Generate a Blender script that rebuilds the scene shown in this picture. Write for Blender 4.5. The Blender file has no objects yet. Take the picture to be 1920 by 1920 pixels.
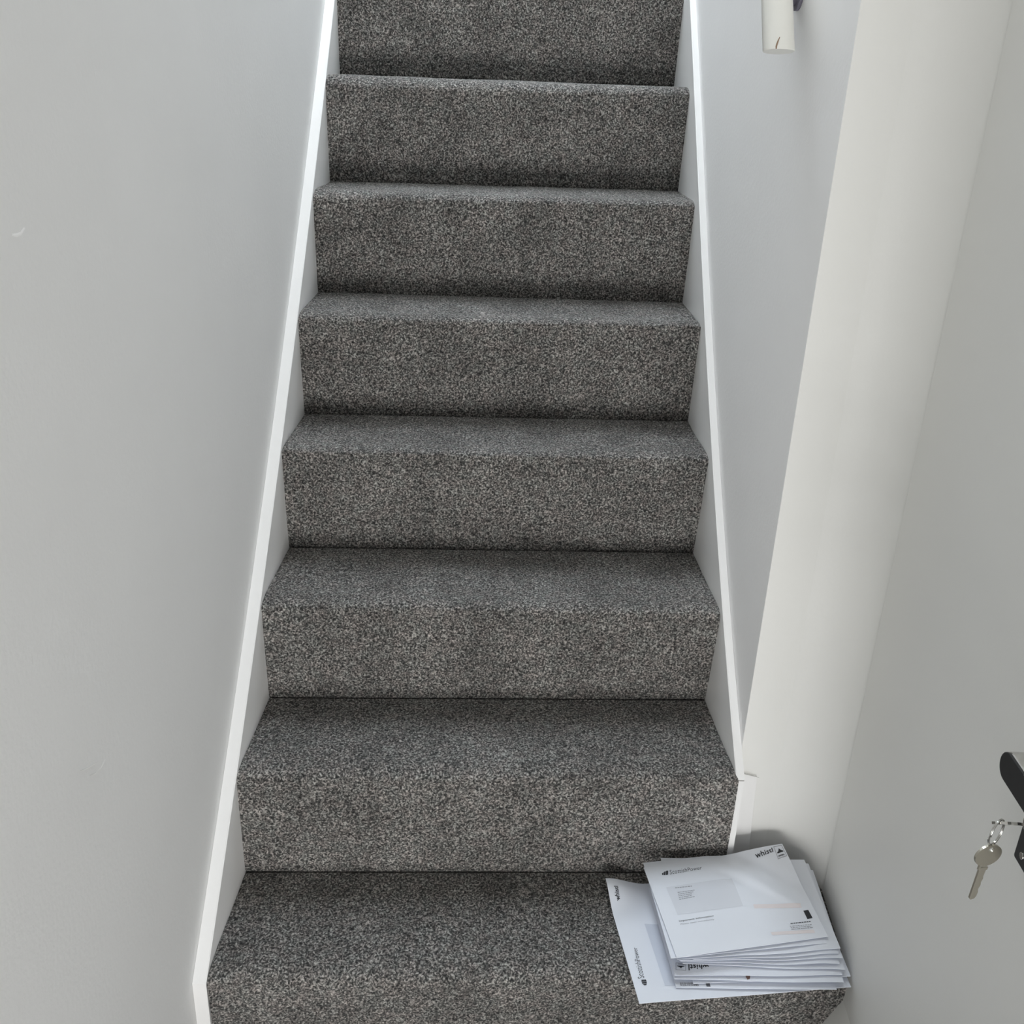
import bpy, bmesh, math, random
from mathutils import Vector, Matrix, noise
random.seed(4)
S = bpy.context.scene
COL = S.collection

# ------------------------------------------------------------------ camera
cam_d = bpy.data.cameras.new('camera')
cam = bpy.data.objects.new('camera', cam_d)
COL.objects.link(cam)
cam_d.sensor_width = 36.0
cam_d.sensor_fit = 'HORIZONTAL'
cam_d.lens = 36.0 * 1850 / 1920
cam_d.clip_start = 0.02
_R = Vector((0.9983, -0.0422, 0.0393)); _U = Vector((-0.0193, 0.3968, 0.9177)); _F = Vector((0.0543, 0.9170, -0.3953))
_R.normalize(); _U = (_U - _R * _U.dot(_R)).normalized(); _F = _U.cross(_R)
m = Matrix((( _R.x, _U.x, -_F.x), (_R.y, _U.y, -_F.y), (_R.z, _U.z, -_F.z))).to_4x4()
m.translation = Vector((0.3647, -1.2097, 1.1361))
cam.matrix_world = m
S.camera = cam

# ------------------------------------------------------------------ light
world = bpy.data.worlds.new('sky')
S.world = world
world.use_nodes = True
bg = world.node_tree.nodes['Background']
bg.inputs[0].default_value = (0.93, 0.98, 1.0, 1)
bg.inputs[1].default_value = 0.05

def area(name, loc, target, sx, sy, power, col):
    d = bpy.data.lights.new(name, 'AREA')
    d.shape = 'RECTANGLE'; d.size = sx; d.size_y = sy; d.energy = power; d.color = col
    o = bpy.data.objects.new(name, d); COL.objects.link(o)
    o.location = loc
    v = Vector(target) - Vector(loc)
    o.rotation_euler = v.to_track_quat('-Z', 'Y').to_euler()
    return o
area('doorway_daylight', (0.72, -3.3, 0.02), (0.66, 0, 0.42), 1.1, 0.7, 68, (1.0, 0.995, 0.985))
area('upstairs_daylight', (0.45, 1.9, 4.55), (0.45, 1.7, 1.0), 1.6, 1.6, 103, (0.82, 0.905, 1.0))
S.cycles.max_bounces = 16
S.cycles.diffuse_bounces = 12

S.view_settings.view_transform = 'Standard'
S.view_settings.look = 'None'
S.view_settings.exposure = 0.0
S.view_settings.gamma = 1.0
S.view_settings.use_curve_mapping = False

# ------------------------------------------------------------------ helpers
def tag(o, label=None, cat=None, group=None, kind=None):
    if label: o['label'] = label
    if cat: o['category'] = cat
    if group: o['group'] = group
    if kind: o['kind'] = kind
    return o

def link(name, me, mat=None, parent=None):
    o = bpy.data.objects.new(name, me)
    COL.objects.link(o)
    if mat: me.materials.append(mat)
    if parent is not None: o.parent = parent
    return o

def mesh(name, vs, fs, mat=None, parent=None, smooth=False, recalc=True):
    me = bpy.data.meshes.new(name)
    me.from_pydata([tuple(v) for v in vs], [], fs)
    me.update()
    if recalc:
        bm = bmesh.new(); bm.from_mesh(me)
        bmesh.ops.recalc_face_normals(bm, faces=bm.faces)
        bm.to_mesh(me); bm.free()
    if smooth:
        for p in me.polygons: p.use_smooth = True
    return link(name, me, mat, parent)

def empty(name, loc=(0, 0, 0), parent=None):
    o = bpy.data.objects.new(name, None)
    COL.objects.link(o); o.location = loc; o.empty_display_size = 0.05
    if parent is not None: o.parent = parent
    return o

def box(name, lo, hi, mat, parent=None, bev=0.0):
    bm = bmesh.new()
    vs = [bm.verts.new((x, y, z)) for x in (lo[0], hi[0]) for y in (lo[1], hi[1]) for z in (lo[2], hi[2])]
    for f in ((0,1,3,2),(4,6,7,5),(0,4,5,1),(2,3,7,6),(0,2,6,4),(1,5,7,3)):
        bm.faces.new([vs[i] for i in f])
    bmesh.ops.recalc_face_normals(bm, faces=bm.faces)
    if bev: bmesh.ops.bevel(bm, geom=bm.edges[:], offset=bev, segments=2, affect='EDGES')
    me = bpy.data.meshes.new(name); bm.to_mesh(me); bm.free()
    return link(name, me, mat, parent)

def prism(name, poly, axis_fn, a, b, mat, parent=None, smooth=False, bev=0):
    """poly: 2-D outline; axis_fn(p, t) -> 3-D; extruded between t=a and t=b"""
    n = len(poly)
    vs = [axis_fn(p, a) for p in poly] + [axis_fn(p, b) for p in poly]
    fs = [list(range(n)), list(range(2*n-1, n-1, -1))] + [[i, (i+1) % n, n+(i+1) % n, n+i] for i in range(n)]
    o = mesh(name, vs, fs, mat, parent)
    if bev:
        md = o.modifiers.new('bevel', 'BEVEL'); md.width = bev; md.segments = 3; md.limit_method = 'ANGLE'
    return o

def tube(name, pts, r, mat, parent=None, seg=16, closed=False):
    pts = [Vector(p) for p in pts]; n = len(pts); vs = []; fs = []
    up = None
    for i, p in enumerate(pts):
        a = pts[(i-1) % n] if (closed or i > 0) else p
        b = pts[(i+1) % n] if (closed or i < n-1) else p
        t = (b - a).normalized()
        if up is None:
            up = t.orthogonal().normalized()
        up = (up - t*up.dot(t)).normalized(); sd = t.cross(up)
        rr = r[i] if isinstance(r, (list, tuple)) else r
        for k in range(seg):
            q = 2*math.pi*k/seg
            vs.append(p + (up*math.cos(q) + sd*math.sin(q))*rr)
    for i in range(n if closed else n-1):
        j = (i+1) % n
        for k in range(seg):
            fs.append([i*seg+k, i*seg+(k+1) % seg, j*seg+(k+1) % seg, j*seg+k])
    if not closed:
        fs.append(list(range(seg))[::-1]); fs.append([(n-1)*seg+k for k in range(seg)])
    o = mesh(name, vs, fs, mat, parent, smooth=True)
    for p in o.data.polygons:
        if len(p.vertices) > 4: p.use_smooth = False
    return o

# ------------------------------------------------------------------ materials
def new_mat(name):
    mt = bpy.data.materials.new(name); mt.use_nodes = True
    nt = mt.node_tree; b = nt.nodes['Principled BSDF']
    return mt, nt, b
def N(nt, t, **kw):
    n = nt.nodes.new(t)
    for k, v in kw.items(): setattr(n, k, v)
    return n

def paint(name, col, rough=0.55, bump=0.12, scale=260, vary=0.02, spec=0.4):
    mt, nt, b = new_mat(name)
    tc = N(nt, 'ShaderNodeTexCoord')
    n1 = N(nt, 'ShaderNodeTexNoise'); n1.inputs['Scale'].default_value = scale; n1.inputs['Detail'].default_value = 3
    n2 = N(nt, 'ShaderNodeTexNoise'); n2.inputs['Scale'].default_value = 5; n2.inputs['Detail'].default_value = 4
    nt.links.new(tc.outputs['Object'], n1.inputs['Vector']); nt.links.new(tc.outputs['Object'], n2.inputs['Vector'])
    r = N(nt, 'ShaderNodeMapRange'); r.inputs['To Min'].default_value = 1-vary; r.inputs['To Max'].default_value = 1+vary
    nt.links.new(n2.outputs['Fac'], r.inputs['Value'])
    mx = N(nt, 'ShaderNodeVectorMath', operation='SCALE'); mx.inputs[0].default_value = col
    nt.links.new(r.outputs['Result'], mx.inputs['Scale']); nt.links.new(mx.outputs['Vector'], b.inputs['Base Color'])
    bp = N(nt, 'ShaderNodeBump'); bp.inputs['Strength'].default_value = bump; bp.inputs['Distance'].default_value = 0.001
    ad = N(nt, 'ShaderNodeMath', operation='ADD'); nt.links.new(n1.outputs['Fac'], ad.inputs[0]); nt.links.new(n2.outputs['Fac'], ad.inputs[1])
    nt.links.new(ad.outputs[0], bp.inputs['Height']); nt.links.new(bp.outputs['Normal'], b.inputs['Normal'])
    b.inputs['Roughness'].default_value = rough; b.inputs['Specular IOR Level'].default_value = spec
    return mt

M_wall_l = paint('shaded_wall_emulsion', (0.78, 0.778, 0.77), 0.6, 0.35, 170, 0.03)  # same paint as the right stair wall, its dimmer light put into the colour
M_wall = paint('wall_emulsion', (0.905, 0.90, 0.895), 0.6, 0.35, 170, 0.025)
M_wall2 = paint('return_wall_emulsion', (0.79, 0.788, 0.762), 0.55, 0.15, 170, 0.02)
M_gloss = paint('white_gloss_paint', (0.84, 0.835, 0.825), 0.35, 0.25, 70, 0.02, 0.5)
M_side = M_gloss
M_door = paint('door_paint', (0.785, 0.782, 0.755), 0.5, 0.08, 300, 0.01)
M_rail = paint('rail_paint', (0.80, 0.79, 0.74), 0.35, 0.1, 60, 0.02)

def carpet_mat():
    mt, nt, b = new_mat('grey_twist_carpet')
    tc = N(nt, 'ShaderNodeTexCoord')
    # warp the lookup a little so that tufts look like short twisted yarn
    w = N(nt, 'ShaderNodeTexNoise'); w.inputs['Scale'].default_value = 130; w.inputs['Detail'].default_value = 1
    nt.links.new(tc.outputs['Object'], w.inputs['Vector'])
    sb = N(nt, 'ShaderNodeVectorMath', operation='SUBTRACT'); sb.inputs[1].default_value = (.5, .5, .5)
    nt.links.new(w.outputs['Color'], sb.inputs[0])
    sc = N(nt, 'ShaderNodeVectorMath', operation='SCALE'); sc.inputs['Scale'].default_value = 0.006
    nt.links.new(sb.outputs[0], sc.inputs[0])
    av = N(nt, 'ShaderNodeVectorMath', operation='ADD')
    nt.links.new(tc.outputs['Object'], av.inputs[0]); nt.links.new(sc.outputs[0], av.inputs[1])
    a = N(nt, 'ShaderNodeTexNoise'); a.inputs['Scale'].default_value = 330; a.inputs['Detail'].default_value = 2.0; a.inputs['Roughness'].default_value = .55
    nt.links.new(av.outputs[0], a.inputs['Vector'])
    big = N(nt, 'ShaderNodeTexNoise'); big.inputs['Scale'].default_value = 11; big.inputs['Detail'].default_value = 3
    nt.links.new(tc.outputs['Object'], big.inputs['Vector'])
    hue = N(nt, 'ShaderNodeTexNoise'); hue.inputs['Scale'].default_value = 60; hue.inputs['Detail'].default_value = 2
    nt.links.new(tc.outputs['Object'], hue.inputs['Vector'])
    cr = N(nt, 'ShaderNodeValToRGB'); e = cr.color_ramp
    e.elements[0].position = .33; e.elements[0].color = (.020, .020, .020, 1)
    e.elements[1].position = .70; e.elements[1].color = (.52, .50, .475, 1)
    x = e.elements.new(.46); x.color = (.085, .083, .080, 1)
    x = e.elements.new(.56); x.color = (.225, .215, .203, 1)
    nt.links.new(a.outputs['Fac'], cr.inputs['Fac'])
    r = N(nt, 'ShaderNodeMapRange'); r.inputs['From Min'].default_value = .3; r.inputs['From Max'].default_value = .7
    r.inputs['To Min'].default_value = .72; r.inputs['To Max'].default_value = 1.12
    nt.links.new(big.outputs['Fac'], r.inputs['Value'])
    mx = N(nt, 'ShaderNodeVectorMath', operation='SCALE')
    nt.links.new(cr.outputs['Color'], mx.inputs[0]); nt.links.new(r.outputs['Result'], mx.inputs['Scale'])
    h = N(nt, 'ShaderNodeValToRGB'); h.color_ramp.elements[0].position = .35; h.color_ramp.elements[0].color = (1.03, .985, .97, 1)
    h.color_ramp.elements[1].position = .65; h.color_ramp.elements[1].color = (.97, 1.0, .99, 1)
    nt.links.new(hue.outputs['Fac'], h.inputs['Fac'])
    mm = N(nt, 'ShaderNodeVectorMath', operation='MULTIPLY'); nt.links.new(mx.outputs[0], mm.inputs[0]); nt.links.new(h.outputs['Color'], mm.inputs[1])
    nt.links.new(mm.outputs[0], b.inputs['Base Color'])
    bp = N(nt, 'ShaderNodeBump'); bp.inputs['Strength'].default_value = .8; bp.inputs['Distance'].default_value = .003
    nt.links.new(a.outputs['Fac'], bp.inputs['Height']); nt.links.new(bp.outputs['Normal'], b.inputs['Normal'])
    b.inputs['Roughness'].default_value = .95; b.inputs['Specular IOR Level'].default_value = .1
    b.inputs['Sheen Weight'].default_value = .12; b.inputs['Sheen Roughness'].default_value = .6
    return mt
M_carpet = carpet_mat()

def plain(name, col, rough=.5, metal=0, spec=.5, alpha=1):
    mt, nt, b = new_mat(name)
    b.inputs['Base Color'].default_value = (*col, 1); b.inputs['Roughness'].default_value = rough
    b.inputs['Metallic'].default_value = metal; b.inputs['Specular IOR Level'].default_value = spec
    # faint mottling keeps the surface procedural rather than flat
    tc = N(nt, 'ShaderNodeTexCoord'); n = N(nt, 'ShaderNodeTexNoise'); n.inputs['Scale'].default_value = 120
    nt.links.new(tc.outputs['Object'], n.inputs['Vector'])
    r = N(nt, 'ShaderNodeMapRange'); r.inputs['To Min'].default_value = rough*.85; r.inputs['To Max'].default_value = min(1, rough*1.15)
    nt.links.new(n.outputs['Fac'], r.inputs['Value']); nt.links.new(r.outputs['Result'], b.inputs['Roughness'])
    return mt
M_paper = paint('white_paper', (0.79, 0.82, 0.885), 0.6, 0.1, 90, 0.012, .35)
M_window = plain('glassine_window', (0.62, 0.655, 0.735), .3)
M_window2 = plain('clear_glassine_window', (0.70, 0.725, 0.785), .3)
M_ink = plain('black_ink', (0.018, 0.02, 0.026), .6)
M_greyink = plain('grey_ink', (0.33, 0.34, 0.37), .6)
M_midink = plain('dark_grey_ink', (0.10, 0.105, 0.12), .6)
M_orange = plain('pale_orange_ink', (0.80, 0.74, 0.75), .6)
M_stampbox = plain('stamp_grey_ink', (0.42, 0.43, 0.47), .6)
M_black = plain('black_metal', (0.018, 0.019, 0.02), .32, 0, .5)
M_steel = plain('polished_steel', (0.62, 0.61, 0.58), .2, 1)
M_brass = plain('nickel_silver', (0.50, 0.47, 0.40), .36, 1)
M_bracket = plain('grey_bracket_metal', (0.22, 0.21, 0.26), .4, .3)
M_brown = plain('bare_chipped_wood', (0.24, 0.15, 0.09), .8)

# ------------------------------------------------------------------ stair geometry
H, G = 0.19, 0.186
def _poly(c, y): q = y-.4; return c[0]+c[1]*q+c[2]*q*q+c[3]*q**3
def _ext(c, y, lo, hi):
    if y < lo: return _poly(c, lo)+(y-lo)*(_poly(c, lo+.01)-_poly(c, lo))/.01
    if y > hi: return _poly(c, hi)+(y-hi)*(_poly(c, hi)-_poly(c, hi-.01))/.01
    return _poly(c, y)
def XL(y): return _ext((.0696, .0475, -.0234, .0051), y, -.3, 1.4)
def XR(y): return _ext((.7912, .0204, .05, -.0429), y, -.1, 1.0)
def ZL(y): return _ext((.6126, H/G-.0009, -.0145, .0008), y, -.3, 1.2)
def ZR(y): return _ext((.645, H/G+.0721, -.0439, .0326), y, -.1, 1.1)
TL, TR = .0191, .0129
NSTEP = 13
# back corner of each tread, left and right (y, z); front of each nosing (y, z)
CR = {0: ((-.0091, .0012), (-.012, .0025)), 1: ((.1833, .1925), (.1892, .1919)), 2: ((.3761, .3769), (.3862, .3747)),
      3: ((.5569, .5652), (.5591, .5685)), 4: ((.7405, .7545), (.7421, .7562)), 5: ((.9306, .9447), (.932, .95)),
      6: ((1.1166, 1.1449), (1.1185, 1.149))}
NO = {0: ((-.2072, -.0152), (-.212, -.0152)), 1: ((-.0142, .1764), (-.0127, .1832)), 2: ((.1739, .3661), (.1676, .3625)),
      3: ((.361, .5595), (.3601, .5614)), 4: ((.5396, .7389), (.5396, .7524)), 5: ((.7254, .9264), (.7236, .9399)),
      6: ((.9123, 1.1182), (.9084, 1.13))}
for k in range(7, NSTEP+1):
    CR[k] = tuple((a+G, b+H) for a, b in CR[k-1]); NO[k] = tuple((a+G, b+H) for a, b in NO[k-1])

def profile(k, s, nr, na, nt):
    """cross-section of step k at one side: riser, rounded nosing, tread; (y, z) list"""
    yn, zn = NO[k][s]; yt, zt = CR[k][s]
    if k > 0: yb, zb = CR[k-1][s]
    else: yb, zb = yn+.016, -.20
    pts = []
    g0 = (yb+.006, zb-.006)
    for i in range(nr):
        f = i/(nr-1)
        y = yb+(yn-yb)*f; z = zb+(zn-zb)*f
        # pile bulges a touch between tacks
        y -= .0015*math.sin(math.pi*f)
        if i == 0: y, z = g0
        elif i == 1: y, z = yb+.001, zb+.0005
        pts.append((y, z))
    P0 = Vector((yn, zn)); P3 = Vector((yn+.042, zt+.0003)); P1 = P0+Vector((-.0006, .0115)); P2 = P3+Vector((-.026, .0012))
    if P3.y - P0.y < .012: P1 = P0+Vector((-.0005, .6*(P3.y-P0.y)))
    for i in range(1, na+1):
        t = i/na; q = P0*(1-t)**3+P1*3*t*(1-t)**2+P2*3*t*t*(1-t)+P3*t**3
        pts.append((q.x, q.y))
    for i in range(1, nt):
        f = i/(nt-1)
        y = P3.x+(yt-P3.x)*f; z = P3.y+(zt-P3.y)*f
        if i == nt-1: y, z = yt+.006, zt-.006
        elif i == nt-2: y, z = yt-.001, zt-.0005
        pts.append((y, z))
    return pts

YC_ = .0195
def carpet_step(k, parent):
    fine = k <= 7
    nx = 300 if fine else 30
    nr, na, nt = (74, 14, 66) if fine else (10, 6, 10)
    if k == 0: nx = 380
    A = profile(k, 0, nr, na, nt); B = profile(k, 1, nr, na, nt)
    m_ = len(A)
    vs = []; fs = []
    rnd = random.Random(k)
    for i in range(nx+1):
        u = i/nx
        for j in range(m_):
            (ya, za), (yb, zb) = A[j], B[j]
            y = ya+(yb-ya)*u; z = za+(zb-za)*u
            xl = XL(ya)-.003; xr = XR(yb)+.003
            if k == 0:
                if ya < -.16: xl = XL(ya)+.0012
                xr = .950-.0907*max(0, .02-yb)+.001
                xr = min(xr, .8652+math.sqrt(max(0, .080**2-max(0, yb+.0605)**2))+.001) if yb < YC_ else .8652
            x = xl+(xr-xl)*u
            # edges settle into the corner against the strings
            e = min(u, 1-u)*(.75/.006)
            if e < 1 and 2 < j < m_-2: z -= .0022*(1-e)
            if fine and 1 < j < m_-2:
                d = noise.noise(Vector((x*9, y*9, z*9)))*.0022 + (rnd.random()-.5)*.0013
                # normal direction: riser -> -y, tread -> +z
                if j < nr: y -= d
                elif j < nr+na: y -= d*.7; z += d*.7
                else: z += d
            vs.append((x, y, z))
    for i in range(nx):
        for j in range(m_-1):
            a = i*m_+j
            fs.append((a, a+m_, a+m_+1, a+1))
    # close the step behind and below so that it is a solid block
    last = len(vs)
    for s, X in ((0, XL), (1, XR)):
        Pf = A if s == 0 else B
        yb, zb = Pf[0]; yt, zt = Pf[-1]
        x = vs[0][0] if s == 0 else vs[nx*m_+m_-1][0]
        vs.append((x, yt, zb-.004 if k > 0 else zb))
    a0, a1 = 0, nx*m_
    fs.append([a0+i for i in range(m_)]+[last])
    fs.append([a1+i for i in range(m_)][::-1]+[last+1])
    fs.append([a0+i*m_+m_-1 for i in range(nx+1)]+[last+1, last])
    fs.append([a0+i*m_ for i in range(nx+1)][::-1]+[last, last+1])
    if k == 0:
        # riser end is cut away beside the open door
        vs2 = []
        for (x, y, z) in vs:
            if z < -.030 and y < -.15:
                lim = .943-(-.030-z)*.47
                xl = XL(-.2)
                x = xl+(x-xl)*(lim-xl)/(.93-xl) if lim < .93 else x
            vs2.append((x, y, z))
        vs = vs2
    return mesh('carpeted_step', vs, fs, M_carpet, parent, smooth=False)

stair = tag(empty('carpeted_staircase', (.4, 0, 0)),
            'straight flight of stairs in flecked dark grey carpet between white strings', 'staircase')
def keep(o, parent):            # parent without moving
    o.parent = parent; o.matrix_parent_inverse = Matrix.Translation(-parent.location)
for k in range(0, NSTEP+1):
    keep(carpet_step(k, None), stair)

# strings: sloping boards either side of the treads, top edge follows the nosings
def stringer(side):
    ys = [i*.05 for i in range(-5, 53)]
    if side == 0:
        y0 = -.206; ys = [y0]+[y for y in ys if y > y0+.02]
        prof = [(XL(y), XL(y)-TL+.0003, ZL(y)) for y in ys]
    else:
        y0 = -.012; ys = [y0]+[y for y in ys if y > y0+.02]
        prof = [(XR(y), XR(y)+TR-.0003, ZR(y)) for y in ys]
    vs = []; fs = []
    for y, (xi, xo, z) in zip(ys, prof):
        zb = z-.42 if y > .1 else -.2
        sg = 1 if side == 0 else -1
        e = .0018
        vs += [(xi, y, zb), (xi, y, z-e), (xi-sg*e, y, z), (xo, y, z), (xo, y, zb)]
    n = len(ys)
    for i in range(n-1):
        for j in range(5):
            a = i*5+j; b = i*5+(j+1) % 5
            fs.append((a, b, b+5, a+5))
    fs.append([0, 1, 2, 3, 4]); fs.append([(n-1)*5+j for j in (4, 3, 2, 1, 0)])
    o = mesh('stringer', vs, fs, M_gloss, None)
    keep(o, stair)
    return o
stringer(0); stringer(1)

# ------------------------------------------------------------------ room shell
def wall_strip(name, pts, z0, z1, thick, side, mat):
    """pts: (x, y) along the face; thick away from the stair"""
    vs = []; fs = []; n = len(pts)
    for x, y in pts:
        x2 = x-thick if side == 'left' else x+thick
        vs += [(x, y, z0), (x, y, z1), (x2, y, z1), (x2, y, z0)]
    for i in range(n-1):
        for j in range(4):
            a = i*4+j; b = i*4+(j+1) % 4
            fs.append((a, b, b+4, a+4))
    fs.append([0, 1, 2, 3]); fs.append([(n-1)*4+j for j in (3, 2, 1, 0)])
    o = mesh(name, vs, fs, mat, None)
    for p in o.data.polygons:
        if abs(p.normal.x) > .9 and len(p.vertices) == 4: p.use_smooth = True
    md = o.modifiers.new('sharp', 'EDGE_SPLIT'); md.split_angle = math.radians(30)
    return tag(o, kind='structure')
yy = [-1.95+.1*i for i in range(55)]
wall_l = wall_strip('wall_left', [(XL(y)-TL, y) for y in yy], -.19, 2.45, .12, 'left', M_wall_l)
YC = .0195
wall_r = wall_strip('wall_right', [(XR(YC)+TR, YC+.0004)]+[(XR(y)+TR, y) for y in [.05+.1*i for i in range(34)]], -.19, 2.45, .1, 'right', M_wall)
# front return of the stair wall; an added curved filler shades the corner softly towards the door
_w = []; _cx, _cy, _r = .8652, YC-.080, .080
for i in range(17):
    a = math.radians(90-84.8*i/16); _w.append((_cx+_r*math.cos(a), _cy+_r*math.sin(a)))
_outl = [(_cx, YC+.0004)]+_w[1:]+[(_w[-1][0]+.004, _w[-1][1]), (.956, YC-.0002), (.90, YC+.0004)]
tag(box('wall_return', (XR(YC)+TR+.0002, YC, -.19), (1.35, YC+.10, 2.35), M_wall2), kind='structure')
wr = prism('trim_shading_cove', _outl, lambda p, t: (p[0], p[1], t), -.19, 2.35, M_wall2)
for p in wr.data.polygons:
    if len(p.vertices) == 4: p.use_smooth = True
_md = wr.modifiers.new('sharp', 'EDGE_SPLIT'); _md.split_angle = math.radians(25)
tag(wr, kind='structure')
tag(box('wall_hall', (1.35, -1.95, -.19), (1.45, YC+.10, 2.35), M_wall), kind='structure')
tag(box('wall_back', (-1.0, 3.35, 2.2), (1.9, 3.45, 4.7), M_wall), kind='structure')
tag(box('floor', (-.12, -1.95, -.25), (1.45, -.10, -.191), plain('hall_mat_floor', (.13, .13, .125), .9)), kind='structure')
tag(box('ceiling_hall', (-.25, -1.95, 2.35), (1.45, .35, 2.45), M_wall2), kind='structure')
# unseen upstairs, added wider than the stair to light its walls sideways
tag(box('ceiling_upstairs', (-1.0, .25, 4.7), (1.9, 3.45, 4.8), M_wall2), kind='structure')
tag(box('wall_bulkhead', (-1.0, .25, 2.452), (1.9, .35, 4.7), M_wall), kind='structure')
tag(box('wall_added_upstairs_left', (-1.1, .25, 2.35), (-1.0, 3.45, 4.8), M_wall), kind='structure')
tag(box('wall_added_upstairs_right', (1.9, .25, 2.35), (2.0, 3.45, 4.8), M_wall), kind='structure')
tag(box('floor_added_upstairs_left', (-1.0, .36, 2.35), (-.075, 3.35, 2.452), M_wall2), kind='structure')
tag(box('floor_added_upstairs_right', (.96, .36, 2.35), (1.9, 3.35, 2.452), M_wall2), kind='structure')
tag(box('floor_landing', (.0, CR[NSTEP][0][0]+.008, CR[NSTEP][0][1]-.03), (.95, 3.35, CR[NSTEP][0][1]-.003), M_carpet), kind='structure')

# boxed end of the right string, standing proud of the return wall
tag(prism('trim_1', [(.7950, -.19), (.7950, .1790), (.8358, .1683), (.8423, .0278), (.8450, -.19)], lambda p, t: (p[0], t, p[1]), .0145, YC+.004, M_gloss, bev=.0008), kind='structure')
# white board beside the end of the bottom step
def _tr2(p, t): return (p[0]-.0907*(-.2-t), t, p[1])
tag(prism('trim_2', [(.9385, -.022), (.9355, -.034), (.906, -.107), (.872, -.19), (.9395, -.19)],
      _tr2, -.70, -.188, M_door), kind='structure')
cr = mesh('paint_crack', [(.7925, -.0128, .1836), (.8060, -.0128, .1832), (.8075, .0136, .1772), (.820, .0136, .1748), (.8385, .0136, .1684),
      (.8385, .0136, .1681), (.820, .0136, .1742), (.8075, .0136, .1766), (.8060, -.0128, .1824), (.7925, -.0128, .1828)], [(0, 1, 8, 9), (1, 2, 7, 8), (2, 3, 6, 7), (3, 4, 5, 6)], plain('dark_crack_line', (.16, .15, .14), .9), None, recalc=False)  # dark sliver laid along the crack
tag(cr, 'thin crack in the white paint above the boxed string end', 'crack')

# plaster scuffs on the left wall
def mark(name, pts, w, mat, parent):
    vs = []; fs = []
    n = len(pts)
    for i, (y, z) in enumerate(pts):
        a = pts[max(0, i-1)]; b = pts[min(n-1, i+1)]
        d = Vector((b[0]-a[0], b[1]-a[1])).normalized(); q = Vector((-d.y, d.x))*w*(.25+.75*math.sin(math.pi*(i+.5)/n))
        x = XL(y)-TL
        vs += [(x-.0002, y+q.x, z+q.y), (x+.0006, y, z), (x-.0002, y-q.x, z-q.y)]
    for i in range(n-1):
        for j in range(2):
            a = i*3+j; fs.append((a, a+1, a+4, a+3))
    o = mesh(name, vs, fs, mat, parent, smooth=True, recalc=False); return o
M_scuff = plain('pale_scuff', (.86, .86, .84), .5)
mark('scuff_mark', [(-.3974, .4974), (-.3840, .4902), (-.3709, .4847), (-.3631, .4813)], .0010, M_scuff, wall_l)
mark('scuff_mark', [(-.3813, .4788), (-.3684, .4720), (-.3568, .4697), (-.3462, .4723)], .0010, M_scuff, wall_l)
mark('scuff_mark', [(-.3681, 1.0101), (-.3601, 1.0086), (-.3530, 1.0089), (-.3467, 1.0124)], .0022, M_wall, wall_l)

# ------------------------------------------------------------------ open door on the right
DD = Vector((-.0904, -.9959, 0)); DN = Vector((.9959, -.0904, 0)); DB = Vector((.950, .02, 0))
def D(s, z, o): return DB+DD*s-DN*o+Vector((0, 0, z))
door = tag(empty('door_1', tuple(DB)), kind='structure')
def dpoly(name, poly, o0, o1, mat, parent, bev=0):
    ob = prism(name, poly, lambda p, t: D(p[0], p[1], t), o0, o1, mat, None, bev=bev)
    keep(ob, door)
    return ob
leaf = dpoly('door_leaf', [(.074, -.185), (.80, -.185), (.80, 1.82), (.074, 1.82)], -.044, 0, M_door, door, .0015)
def rr(s0, s1, z0, z1, r, n=6):
    out = []
    for cx, cz, a0 in ((s1-r, z1-r, 0), (s0+r, z1-r, 90), (s0+r, z0+r, 180), (s1-r, z0+r, 270)):
        for i in range(n+1):
            a = math.radians(a0+90*i/n); out.append((cx+r*math.cos(a), cz+r*math.sin(a)))
    return out
plate = dpoly('lock_plate', rr(.526, .568, .488, .70, .003), 0, .008, M_black, door, .0015)
lever = dpoly('lever_handle', rr(.538, .665, .5925, .6205, .0138, 10), .030, .0500, M_steel, door, .002)
dpoly('lever_face', rr(.5385, .6645, .5930, .6200, .0134, 10), .0495, .0525, M_black, door, .001)
neck = dpoly('lever_neck', [(.553+.009*math.cos(a*math.pi/10), .6065+.009*math.sin(a*math.pi/10)) for a in range(20)], .006, .036, M_steel, door)
cyl = dpoly('lock_cylinder', [(.546+.0085*math.cos(a*math.pi/12), .541+.0085*math.sin(a*math.pi/12)) for a in range(24)], .006, .016, M_steel, door, .0006)
scr = dpoly('screw', [(.540+.0035*math.cos(a*math.pi/8), .500+.0035*math.sin(a*math.pi/8)) for a in range(16)], .0075, .0092, M_steel, door, .0004)

# keys: one in the lock seen edge-on, a ring through its bow, a second key hanging
keys = tag(empty('key_bunch', tuple(D(.546, .541, .02))),
           'two silvery keys on a split ring hanging from the open door lock', 'keys')
def kprism(name, poly, fn, a, b, mat, bev=.0004):
    ob = prism(name, poly, fn, a, b, mat, None, bev=bev); keep(ob, keys); return ob
def ring_outline(cx, cy, rx, ry, n=28): return [(cx+rx*math.cos(2*math.pi*i/n), cy+ry*math.sin(2*math.pi*i/n)) for i in range(n)]
def plate_with_hole(name, outer, hole, fn, a, b, mat):
    """flat key head with a through hole, outer/hole given as equal-length rings"""
    n = len(outer); vs = [fn(p, a) for p in outer]+[fn(p, a) for p in hole]+[fn(p, b) for p in outer]+[fn(p, b) for p in hole]
    fs = []
    for i in range(n):
        j = (i+1) % n
        fs += [(i, j, n+j, n+i), (2*n+i, 3*n+i, 3*n+j, 2*n+j), (i, 2*n+i, 2*n+j, j), (n+i, n+j, 3*n+j, 3*n+i)]
    ob = mesh(name, vs, fs, mat, None); keep(ob, keys); return ob
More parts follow.
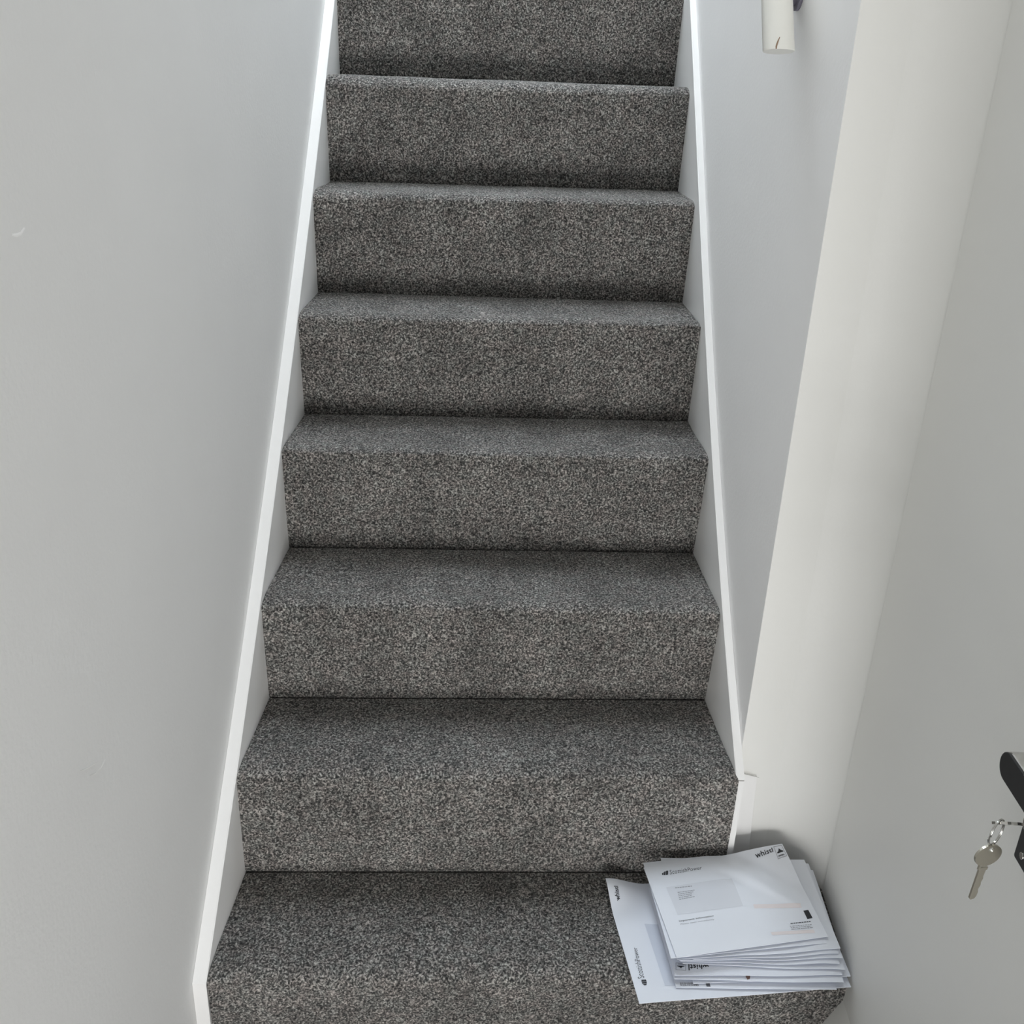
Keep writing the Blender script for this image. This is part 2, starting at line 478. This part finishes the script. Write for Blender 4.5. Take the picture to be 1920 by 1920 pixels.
# key in the lock: plane spans out-of-door and up
kw = Vector((0, .75, -.66)).normalized(); kn = DN.cross(kw)
f1 = lambda p, t: D(.546, .541, p[0])+kw*p[1]+kn*t
plate_with_hole('key_head', ring_outline(.034, 0, .0125, .0125), ring_outline(.0405, -.001, .0035, .0035), f1, -.0012, .0012, M_steel)
kprism('key_shank', [(.010, -.004), (.024, -.004), (.024, .004), (.010, .004)], f1, -.0011, .0011, M_steel)
# split ring
rc = D(.5490, .5330, .0430)
ax1 = (DN*-0.80+DD*.60).normalized(); ax2 = Vector((0, 0, 1))
pr = []
for i in range(72):
    a = 4*math.pi*i/72
    pr.append(rc+(ax1*math.cos(a)*.0105+ax2*math.sin(a)*.0138)+ax1.cross(ax2)*(.0009*(i-36)/36))
ro = tube('split_ring', pr, .00075, M_steel, None, 8); keep(ro, keys)
# hanging key: plane spans across the door gap (x) and z
kc = D(.5515, .5085, .0460)
KX = (DN*-0.93+DD*.30).normalized(); KN = KX.cross(Vector((0, 0, 1)))
tl = .06
def f2(p, t):
    c, s_ = math.cos(tl), math.sin(tl)
    return kc+KX*(p[0]*c-p[1]*s_)+Vector((0, 0, 1))*(p[0]*s_+p[1]*c)+KN*t
key2 = plate_with_hole('key_head', ring_outline(0, 0, .0142, .0118), ring_outline(-.001, .0068, .0032, .0026), f2, -.0011, .0011, M_brass)
blade = [(-.0045, -.010), (-.0045, -.0135), (.0042, -.0135), (.0042, -.0165), (.0028, -.017), (.0022, -.024), (.0030, -.027), (.0020, -.031), (.0028, -.035),
         (.0016, -.039), (.0026, -.043), (.0022, -.048), (.0008, -.0505), (-.0030, -.0515), (-.0046, -.050), (-.0048, -.0165), (-.0062, -.016), (-.0062, -.010)]
blade = [(-a, b) for a, b in blade]
kprism('key_blade', blade, f2, -.0011, .0011, M_brass, .0002)
kprism('key_groove', [(-.0006, -.019), (.0006, -.019), (.0006, -.049), (-.0006, -.049)], f2, .0010, .0013, plain('groove_shadow_metal', (.25, .23, .18), .5, 1), 0)

# ------------------------------------------------------------------ handrail
rail = tag(empty('handrail', (.757, .16, 1.19)), 'round white painted wooden handrail ending above the right string', 'handrail')
ra = Vector((.757, .148, 1.1900)); rd = Vector((.018, G, H*1.06)).normalized()
seg = 40; R_ = .0197
vs = []; fs = []
rx = Vector((1, 0, 0)); rx = (rx-rd*rx.dot(rd)).normalized(); ru = rd.cross(rx)
if ru.z < 0: ru = -ru
cutn = Vector((0, .10, 1)).normalized()      # the lower end is sawn almost level
for i in range(2):
    for k in range(seg):
        a = 2*math.pi*k/seg
        off = (rx*math.cos(a)+ru*math.sin(a))*R_
        if i == 0:
            t = -off.dot(cutn)/rd.dot(cutn); vs.append(ra+off+rd*t)
        else: vs.append(ra+off+rd*3.0)
for k in range(seg): fs.append((k, (k+1) % seg, seg+(k+1) % seg, seg+k))
fs.append(list(range(seg))[::-1]); fs.append(list(range(seg, 2*seg)))
ro = mesh('rail', vs, fs, M_rail, None, smooth=True)
for p in ro.data.polygons:
    if len(p.vertices) > 4: p.use_smooth = False
md = ro.modifiers.new('bevel', 'BEVEL'); md.width = .0015; md.segments = 2; md.limit_method = 'ANGLE'
keep(ro, rail)
# chipped paint near the end
def rpt(a, t, rr_=R_+.0003): return ra+(rx*math.cos(a)+ru*math.sin(a))*rr_+rd*t
chip = []
for i, (a, t, w) in enumerate([(1.80, .004, .0004), (1.90, -.001, .0009), (1.98, -.006, .0011), (2.03, -.010, .0010), (2.04, -.014, .0007)]):
    chip.append((a, t, w))
vs = []; fs = []
for a, t, w in chip: vs += [rpt(a-w/R_, t), rpt(a+w/R_, t)]
for i in range(len(chip)-1): fs.append((2*i, 2*i+1, 2*i+3, 2*i+2))
co = mesh('chipped_paint', vs, fs, M_brown, None); keep(co, rail)
def bracket(t):
    c = ra+rd*t
    wy = c.y; wx = XR(wy)+TR
    b = tube('bracket_plate', [Vector((wx-.0045, wy, c.z-.03)), Vector((wx+.0005, wy, c.z-.03))], .019, M_bracket, None, 24); keep(b, rail)
    arm = tube('bracket_arm', [Vector((wx-.002, wy, c.z-.035)), Vector((wx-.02, wy, c.z-.045)), Vector((c.x+.012, wy, c.z-.045)), Vector((c.x, wy, c.z-.022))], .005, M_bracket, None, 12); keep(arm, rail)
bracket(.14); bracket(1.1); bracket(2.2)

# ------------------------------------------------------------------ pile of post
ENV = {'base': [[0.6022, -0.0451, 0.006], [0.923, -0.0206, 0.006], [0.9227, -0.2338, 0.006], [0.6218, -0.258, 0.006]], 'low': [[0.6682, -0.0521, 0.0095], [0.903, -0.038, 0.0095], [0.8992, -0.2411, 0.0095], [0.6761, -0.2357, 0.0095]], 'wide': [[0.7163, -0.0386, 0.0125], [0.9284, -0.0314, 0.013], [0.9246, -0.223, 0.013], [0.7002, -0.2324, 0.0125]], 'torn': [[0.6778, -0.0405, 0.0165], [0.9224, -0.0322, 0.017], [0.9093, -0.2362, 0.017], [0.6747, -0.2278, 0.0165]], 'whistl': [[0.6753, -0.0384, 0.021], [0.9184, -0.0318, 0.021], [0.9096, -0.2273, 0.021], [0.6747, -0.2255, 0.021]], 'a': [[0.6918, -0.0285, 0.0245], [0.9301, -0.0361, 0.025], [0.9146, -0.2219, 0.025], [0.6888, -0.209, 0.0245]], 'b': [[0.6874, -0.0231, 0.028], [0.9141, -0.0334, 0.029], [0.9083, -0.2163, 0.029], [0.6855, -0.2085, 0.028]], 'c': [[0.6922, -0.0222, 0.0315], [0.9275, -0.04, 0.033], [0.9144, -0.2099, 0.033], [0.6834, -0.2098, 0.0315]], 'd': [[0.7371, -0.018, 0.035], [0.9231, -0.0305, 0.037], [0.9093, -0.2052, 0.037], [0.702, -0.2122, 0.035]], 'e': [[0.6912, -0.0194, 0.0385], [0.9169, -0.0267, 0.041], [0.9136, -0.1996, 0.041], [0.6787, -0.2143, 0.0385]], 'f': [[0.6608, -0.0335, 0.042], [0.8832, -0.0095, 0.05], [0.8961, -0.1915, 0.0435], [0.6692, -0.2156, 0.042]], 'top': [[0.6589, -0.0475, 0.0455], [0.8819, -0.0146, 0.06], [0.9003, -0.1839, 0.0475], [0.6765, -0.218, 0.0455]]}
PR_TOP = {'logo': [(0.1118, 0.0863), (0.1531, 0.0887), (0.1437, 0.1371), (0.0951, 0.1352)], 'sp': [(0.164, 0.0833), (0.3872, 0.0965), (0.38, 0.1359), (0.1549, 0.1364)], 'whistl': [(0.7831, 0.0457), (0.9169, 0.0274), (0.9122, 0.077), (0.7784, 0.1117)], 'stamp': [(0.9287, 0.0187), (0.9917, 0.0122), (0.9921, 0.1455), (0.9204, 0.1647)], 'window': [(0.0966, 0.273), (0.5555, 0.2796), (0.5449, 0.5949), (0.1023, 0.5887)], 'adr': [(0.1591, 0.3423), (0.2761, 0.3462), (0.2645, 0.4336), (0.1496, 0.4394)], 'small': [(0.1546, 0.2875), (0.2984, 0.3005), (0.2958, 0.3192), (0.1521, 0.3063)], 'imp': [(0.0976, 0.6452), (0.3289, 0.6437), (0.3253, 0.6655), (0.0959, 0.6665)], 'ple': [(0.0995, 0.6803), (0.3241, 0.6803), (0.3206, 0.6988), (0.0976, 0.6992)], 'badge': [(0.9211, 0.727), (0.956, 0.7247), (0.9584, 0.8092), (0.9203, 0.8139)], 't1': [(0.7981, 0.8274), (0.9416, 0.8334), (0.9392, 0.8494), (0.7958, 0.8435)], 't2': [(0.7865, 0.8528), (0.964, 0.8654), (0.9588, 0.9125), (0.7843, 0.8988)], 'or1': [(0.6132, 0.5949), (0.9262, 0.6505), (0.9192, 0.6947), (0.6112, 0.6377)], 'or2': [(0.6455, 0.8903), (0.9272, 0.9207), (0.9266, 0.9532), (0.6463, 0.9213)]}
PR_BASE = {'logo': [(0.0325, 0.8747), (0.0406, 0.827), (0.0614, 0.8273), (0.0619, 0.8725)], 'sp': [(0.0262, 0.8178), (0.0433, 0.5706), (0.0636, 0.5681), (0.0567, 0.8144)], 'whistl': [(0.0262, 0.1743), (0.0311, 0.0667), (0.0509, 0.0662), (0.0497, 0.1636)], 'window': [(0.134, 0.3727), (0.28, 0.406), (0.2728, 0.9028), (0.139, 0.8888)]}
PR_INV = {'whistl': [(0.2129, 0.9443), (0.0889, 0.9608), (0.0953, 0.9054), (0.2204, 0.9006)], 'stamp': [(0.0731, 0.9634), (0.0127, 0.9543), (0.0227, 0.8896), (0.0838, 0.8963)]}

def bil(q, u, v):
    a = Vector(q[0])*(1-u)+Vector(q[1])*u; b = Vector(q[3])*(1-u)+Vector(q[2])*u
    return a*(1-v)+b*v
def smooth01(x): x = max(0, min(1, x)); return x*x*(3-2*x)
def bump_top(u, v):
    # the back right corner is bent upwards along a diagonal crease, with a second soft dent
    z = 0
    d = (u-.57)-v*.85
    f = smooth01(1-v/.75)
    z -= .0055*max(0, 1-abs(d)/.13)*f
    z += .0030*smooth01((d-.05)/.3)
    d2 = (u-.50)-v*.62+.02
    z += .0030*max(0, 1-abs(d2)/.07)*smooth01((v-.12)/.15)*smooth01((.72-v)/.2)
    z -= .0022*max(0, 1-abs(d2+.11)/.05)*smooth01((v-.15)/.1)*smooth01((.5-v)/.15)
    z += .0014*math.sin(u*3.1+.4)*math.sin(v*3.0)
    return z
def bump_none(u, v): return 0
def mk_bump(seed, amp):
    def f(u, v):
        # edges of stuffed envelopes wander up and down, more towards the right where the pile fans out
        return amp*(noise.noise(Vector((u*3+17.3, v*1.5, 2.2+seed*.13)))*(.35+.9*u)*(.4+.6*v)) - amp*.0
    return f
def bump_base(u, v):
    z = .0004*math.sin(u*9)
    c = math.hypot(u*1.4, v)                # turned-up corner at the back left
    if c < .28: z += .016*smooth01((.28-c)/.28)
    return z
def envelope(key, thick, bump, mat=None, nu=48, nv=32, fold=None):
    q = ENV[key]
    vs = []; fs = []
    def top(u, v):
        p = bil(q, u, v); e = min(u, 1-u)/.06, min(v, 1-v)/.08
        f = smooth01(min(1, e[0]))*smooth01(min(1, e[1]))
        return p+Vector((0, 0, bump(u, v)+(.25+.75*f)*thick*.35))
    def bot(u, v):
        p = top(u, v); e = min(u, 1-u)/.05, min(v, 1-v)/.06
        f = smooth01(min(1, e[0]))*smooth01(min(1, e[1]))
        return p-Vector((0, 0, .0006+thick*.62*f))
    rnd = random.Random(key)
    for L, fn in ((0, top), (1, bot)):
        for j in range(nv+1):
            for i in range(nu+1): vs.append(fn(i/nu, j/nv))
    W = nu+1; O = W*(nv+1)
    for j in range(nv):
        for i in range(nu):
            a = j*W+i
            fs.append((a, a+W, a+W+1, a+1)); fs.append((O+a, O+a+1, O+a+W+1, O+a+W))
    for i in range(nu):
        a = i; fs.append((a, a+1, O+a+1, O+a)); a = nv*W+i; fs.append((a+1, a, O+a, O+a+1))
    for j in range(nv):
        a = j*W; fs.append((a+W, a, O+a, O+a+W)); a = j*W+nu; fs.append((a, a+W, O+a+W, O+a))
    o = mesh('envelope', vs, fs, mat or M_paper, None, smooth=True)
    md = o.modifiers.new('sharp', 'EDGE_SPLIT'); md.split_angle = math.radians(50)
    return o, top

def print_quad(name, top, quad, mat, parent, n=(8, 4), lift=.00022, hole=None, label=None):
    """flat patch of ink between four envelope (u, v) corners"""
    vs = []; fs = []
    nx, ny = n
    for j in range(ny+1):
        for i in range(nx+1):
            a, b = i/nx, j/ny
            u = (quad[0][0]*(1-a)+quad[1][0]*a)*(1-b)+(quad[3][0]*(1-a)+quad[2][0]*a)*b
            v = (quad[0][1]*(1-a)+quad[1][1]*a)*(1-b)+(quad[3][1]*(1-a)+quad[2][1]*a)*b
            vs.append(top(u, v)+Vector((0, 0, lift)))
    for j in range(ny):
        for i in range(nx):
            if hole and hole(i/nx+.5/nx, j/ny+.5/ny): continue
            a = j*(nx+1)+i; fs.append((a, a+nx+1, a+nx+2, a+1))
    o = mesh(name, vs, fs, mat, parent, recalc=False)
    if label: o['label'] = label
    return o
def quad_uv(quad, a, b):
    return ((quad[0][0]*(1-a)+quad[1][0]*a)*(1-b)+(quad[3][0]*(1-a)+quad[2][0]*a)*b,
            (quad[0][1]*(1-a)+quad[1][1]*a)*(1-b)+(quad[3][1]*(1-a)+quad[2][1]*a)*b)
def print_text(name, top, quad, text, mat, parent, bold=0.0, lift=.0003, vfit=None):
    cu = bpy.data.curves.new(name, 'FONT'); cu.body = text; cu.size = 1; cu.offset = bold; cu.resolution_u = 3
    cu.space_character = 1.05
    tmp = bpy.data.objects.new(name+'_tmp', cu); COL.objects.link(tmp)
    bpy.context.view_layer.update()
    me = bpy.data.meshes.new_from_object(tmp.evaluated_get(bpy.context.evaluated_depsgraph_get()))
    COL.objects.unlink(tmp); bpy.data.objects.remove(tmp)
    xs = [v.co.x for v in me.vertices]; ys = [v.co.y for v in me.vertices]
    x0, x1 = min(xs), max(xs); y0, y1 = (min(ys), max(ys)) if vfit is None else vfit
    for v in me.vertices:
        u_, v_ = quad_uv(quad, (v.co.x-x0)/(x1-x0), 1-(v.co.y-y0)/(y1-y0))
        v.co = top(u_, v_)+Vector((0, 0, lift))
    me.name = name; me.materials.clear()
    return link(name, me, mat, parent)
def dashes(name, top, quad, rows, mat, parent, seed=1, fill=.6):
    """tiny unreadable lines of print"""
    rnd = random.Random(seed); vs = []; fs = []
    for r in range(rows):
        b0 = (r+.5-fill/2)/rows; b1 = (r+.5+fill/2)/rows
        a = 0; end = rnd.uniform(.75, 1.0)
        while a < end:
            w = min(rnd.uniform(.04, .13), end-a)
            if w > .01:
                k = len(vs)
                for aa, bb in ((a, b0), (a+w, b0), (a+w, b1), (a, b1)):
                    vs.append(top(*quad_uv(quad, aa, bb))+Vector((0, 0, .0004)))
                fs.append((k, k+3, k+2, k+1))
            a += w+.025
    return mesh(name, vs, fs, mat, parent, recalc=False)
def stamp_box(top, quad, parent, flip=False):
    hole = lambda a, b: (.07 < a < .93 and .07 < b < .93)
    o = print_quad('postage_mark', top, quad, M_stampbox, parent, (16, 16), hole=hole)
    # dark hill-shaped crest and a line of print below it
    vs = []; fs = []
    pts = [(.15, .52), (.32, .46), (.42, .34), (.5, .24), (.58, .34), (.70, .44), (.86, .50), (.86, .58), (.15, .60)]
    for a, b in pts: vs.append(top(*quad_uv(quad, a, b))+Vector((0, 0, .0004)))
    fs.append(list(range(len(pts)))[::-1])
    mesh('crest', vs, fs, M_ink, o, recalc=False)
    qq = [quad_uv(quad, .14, .74), quad_uv(quad, .88, .74), quad_uv(quad, .88, .86), quad_uv(quad, .14, .86)]
    dashes('printed_line', top, qq, 1, M_midink, o, 5, .8)
    return o
def logo(top, quad, parent):
    """three leaning black blocks"""
    vs = []; fs = []
    def addp(pts):
        k = len(vs)
        for a, b in pts: vs.append(top(*quad_uv(quad, a, b))+Vector((0, 0, .0003)))
        fs.append(list(range(k, k+len(pts)))[::-1])
    addp([(.66, .0), (1, .0), (.96, .95), (.66, 1)])
    addp([(.34, .12), (.60, .06), (.60, .98), (.34, .92)])
    addp([(.02, .5), (.26, .2), (.28, .88), (.12, .86)])
    return mesh('logo_mark', vs, fs, M_ink, parent, recalc=False)

E_ = {}
LAB = {
 'base': 'large white envelope lying lowest on the carpet with window and turned-up corner',
 'low': 'white windowed envelope just above the large bottom one, mostly covered',
 'wide': 'white envelope low in the pile whose right corner reaches nearest the door',
 'torn': 'white envelope with a small brown tear mark on its front edge',
 'whistl': 'white envelope showing an upside-down postmark at the front left of the pile',
 'a': 'plain white envelope seventh from the top of the fanned pile of post',
 'b': 'plain white envelope sixth from the top of the fanned pile of post',
 'c': 'plain white envelope fifth from the top of the fanned pile of post',
 'd': 'white envelope whose top left corner peeks out furthest behind the pile',
 'e': 'white envelope third from the top, its right end showing beside the top one',
 'f': 'white envelope directly beneath the top one, sharing its left edge',
 'top': 'topmost white envelope with window, black logo and bent back right corner',
}
GLAB = 'plain white envelope squeezed in the middle of the fanned pile'
BF = {'base': bump_base, 'low': mk_bump(1, .001), 'wide': mk_bump(2, .0025), 'torn': mk_bump(3, .003), 'whistl': mk_bump(4, .003),
      'a': mk_bump(5, .003), 'b': mk_bump(6, .004), 'c': mk_bump(7, .004), 'd': mk_bump(8, .004), 'e': mk_bump(9, .004),
      'f': lambda u, v: bump_top(u, v)*.55, 'top': bump_top}
TH = {'base': .003, 'low': .003, 'top': .003}
for key in ENV:
    o, top = envelope(key, TH.get(key, .0030), BF[key])
    E_[key] = (o, top)
    tag(o, LAB[key] or GLAB, 'envelope', 'pile of post')

# print on the topmost envelope
o, top = E_['top']; P = PR_TOP
print_quad('address_window', top, P['window'], M_window2, o, (20, 10), .0002, label='greyish transparent address window')
logo(top, P['logo'], o)
print_text('company_name', top, P['sp'], 'ScottishPower', M_midink, o)
print_text('carrier_name', top, P['whistl'], 'whistl', M_ink, o, .02)
stamp_box(top, P['stamp'], o)
dashes('address_lines', top, P['adr'], 5, M_greyink, o, 2, .4)
dashes('return_line', top, P['small'], 1, M_greyink, o, 3, .5)
print_text('bold_notice', top, P['imp'], 'Important information', M_midink, o, .012)
print_text('notice', top, P['ple'], 'Please open immediately', M_greyink, o)
print_quad('dark_badge', top, P['badge'], M_ink, o, (4, 4), .0003)
dashes('caption', top, P['t1'], 1, M_midink, o, 6, .6)
dashes('caption', top, P['t2'], 3, M_greyink, o, 7, .4)
print_quad('orange_stripe', top, P['or1'], M_orange, o, (16, 2), .0002)
print_quad('orange_stripe', top, P['or2'], M_orange, o, (16, 2), .0002)
# print on the large bottom envelope
o, top = E_['base']; P = PR_BASE
print_quad('address_window', top, P['window'], M_window, o, (12, 20), .0002, label='greyish transparent address window')
logo(top, P['logo'], o)
print_text('company_name', top, P['sp'], 'ScottishPower', M_midink, o)
print_text('carrier_name', top, P['whistl'], 'whistl', M_ink, o, .02)
# upside-down print on the envelope in the middle
o, top = E_['whistl']; P = PR_INV
print_text('carrier_name', top, P['whistl'], 'whistl', M_ink, o, .02)
stamp_box(top, [P['stamp'][i] for i in range(4)], o)
# tear mark and barcode
o, top = E_['torn']
print_quad('tear_mark', top, [(.425, .962), (.455, .955), (.447, .985), (.430, .992)], plain('torn_brown_paper', (.20, .12, .10), .8), o, (3, 3), .0004)
o, top = E_['low']
dashes('barcode', top, [(.03, .955), (.16, .955), (.16, .99), (.03, .99)], 1, M_greyink, o, 9, .8)
print_quad('printed_corner', top, [(.19, .955), (.215, .955), (.215, .99), (.19, .99)], M_midink, o, (2, 2), .0004)
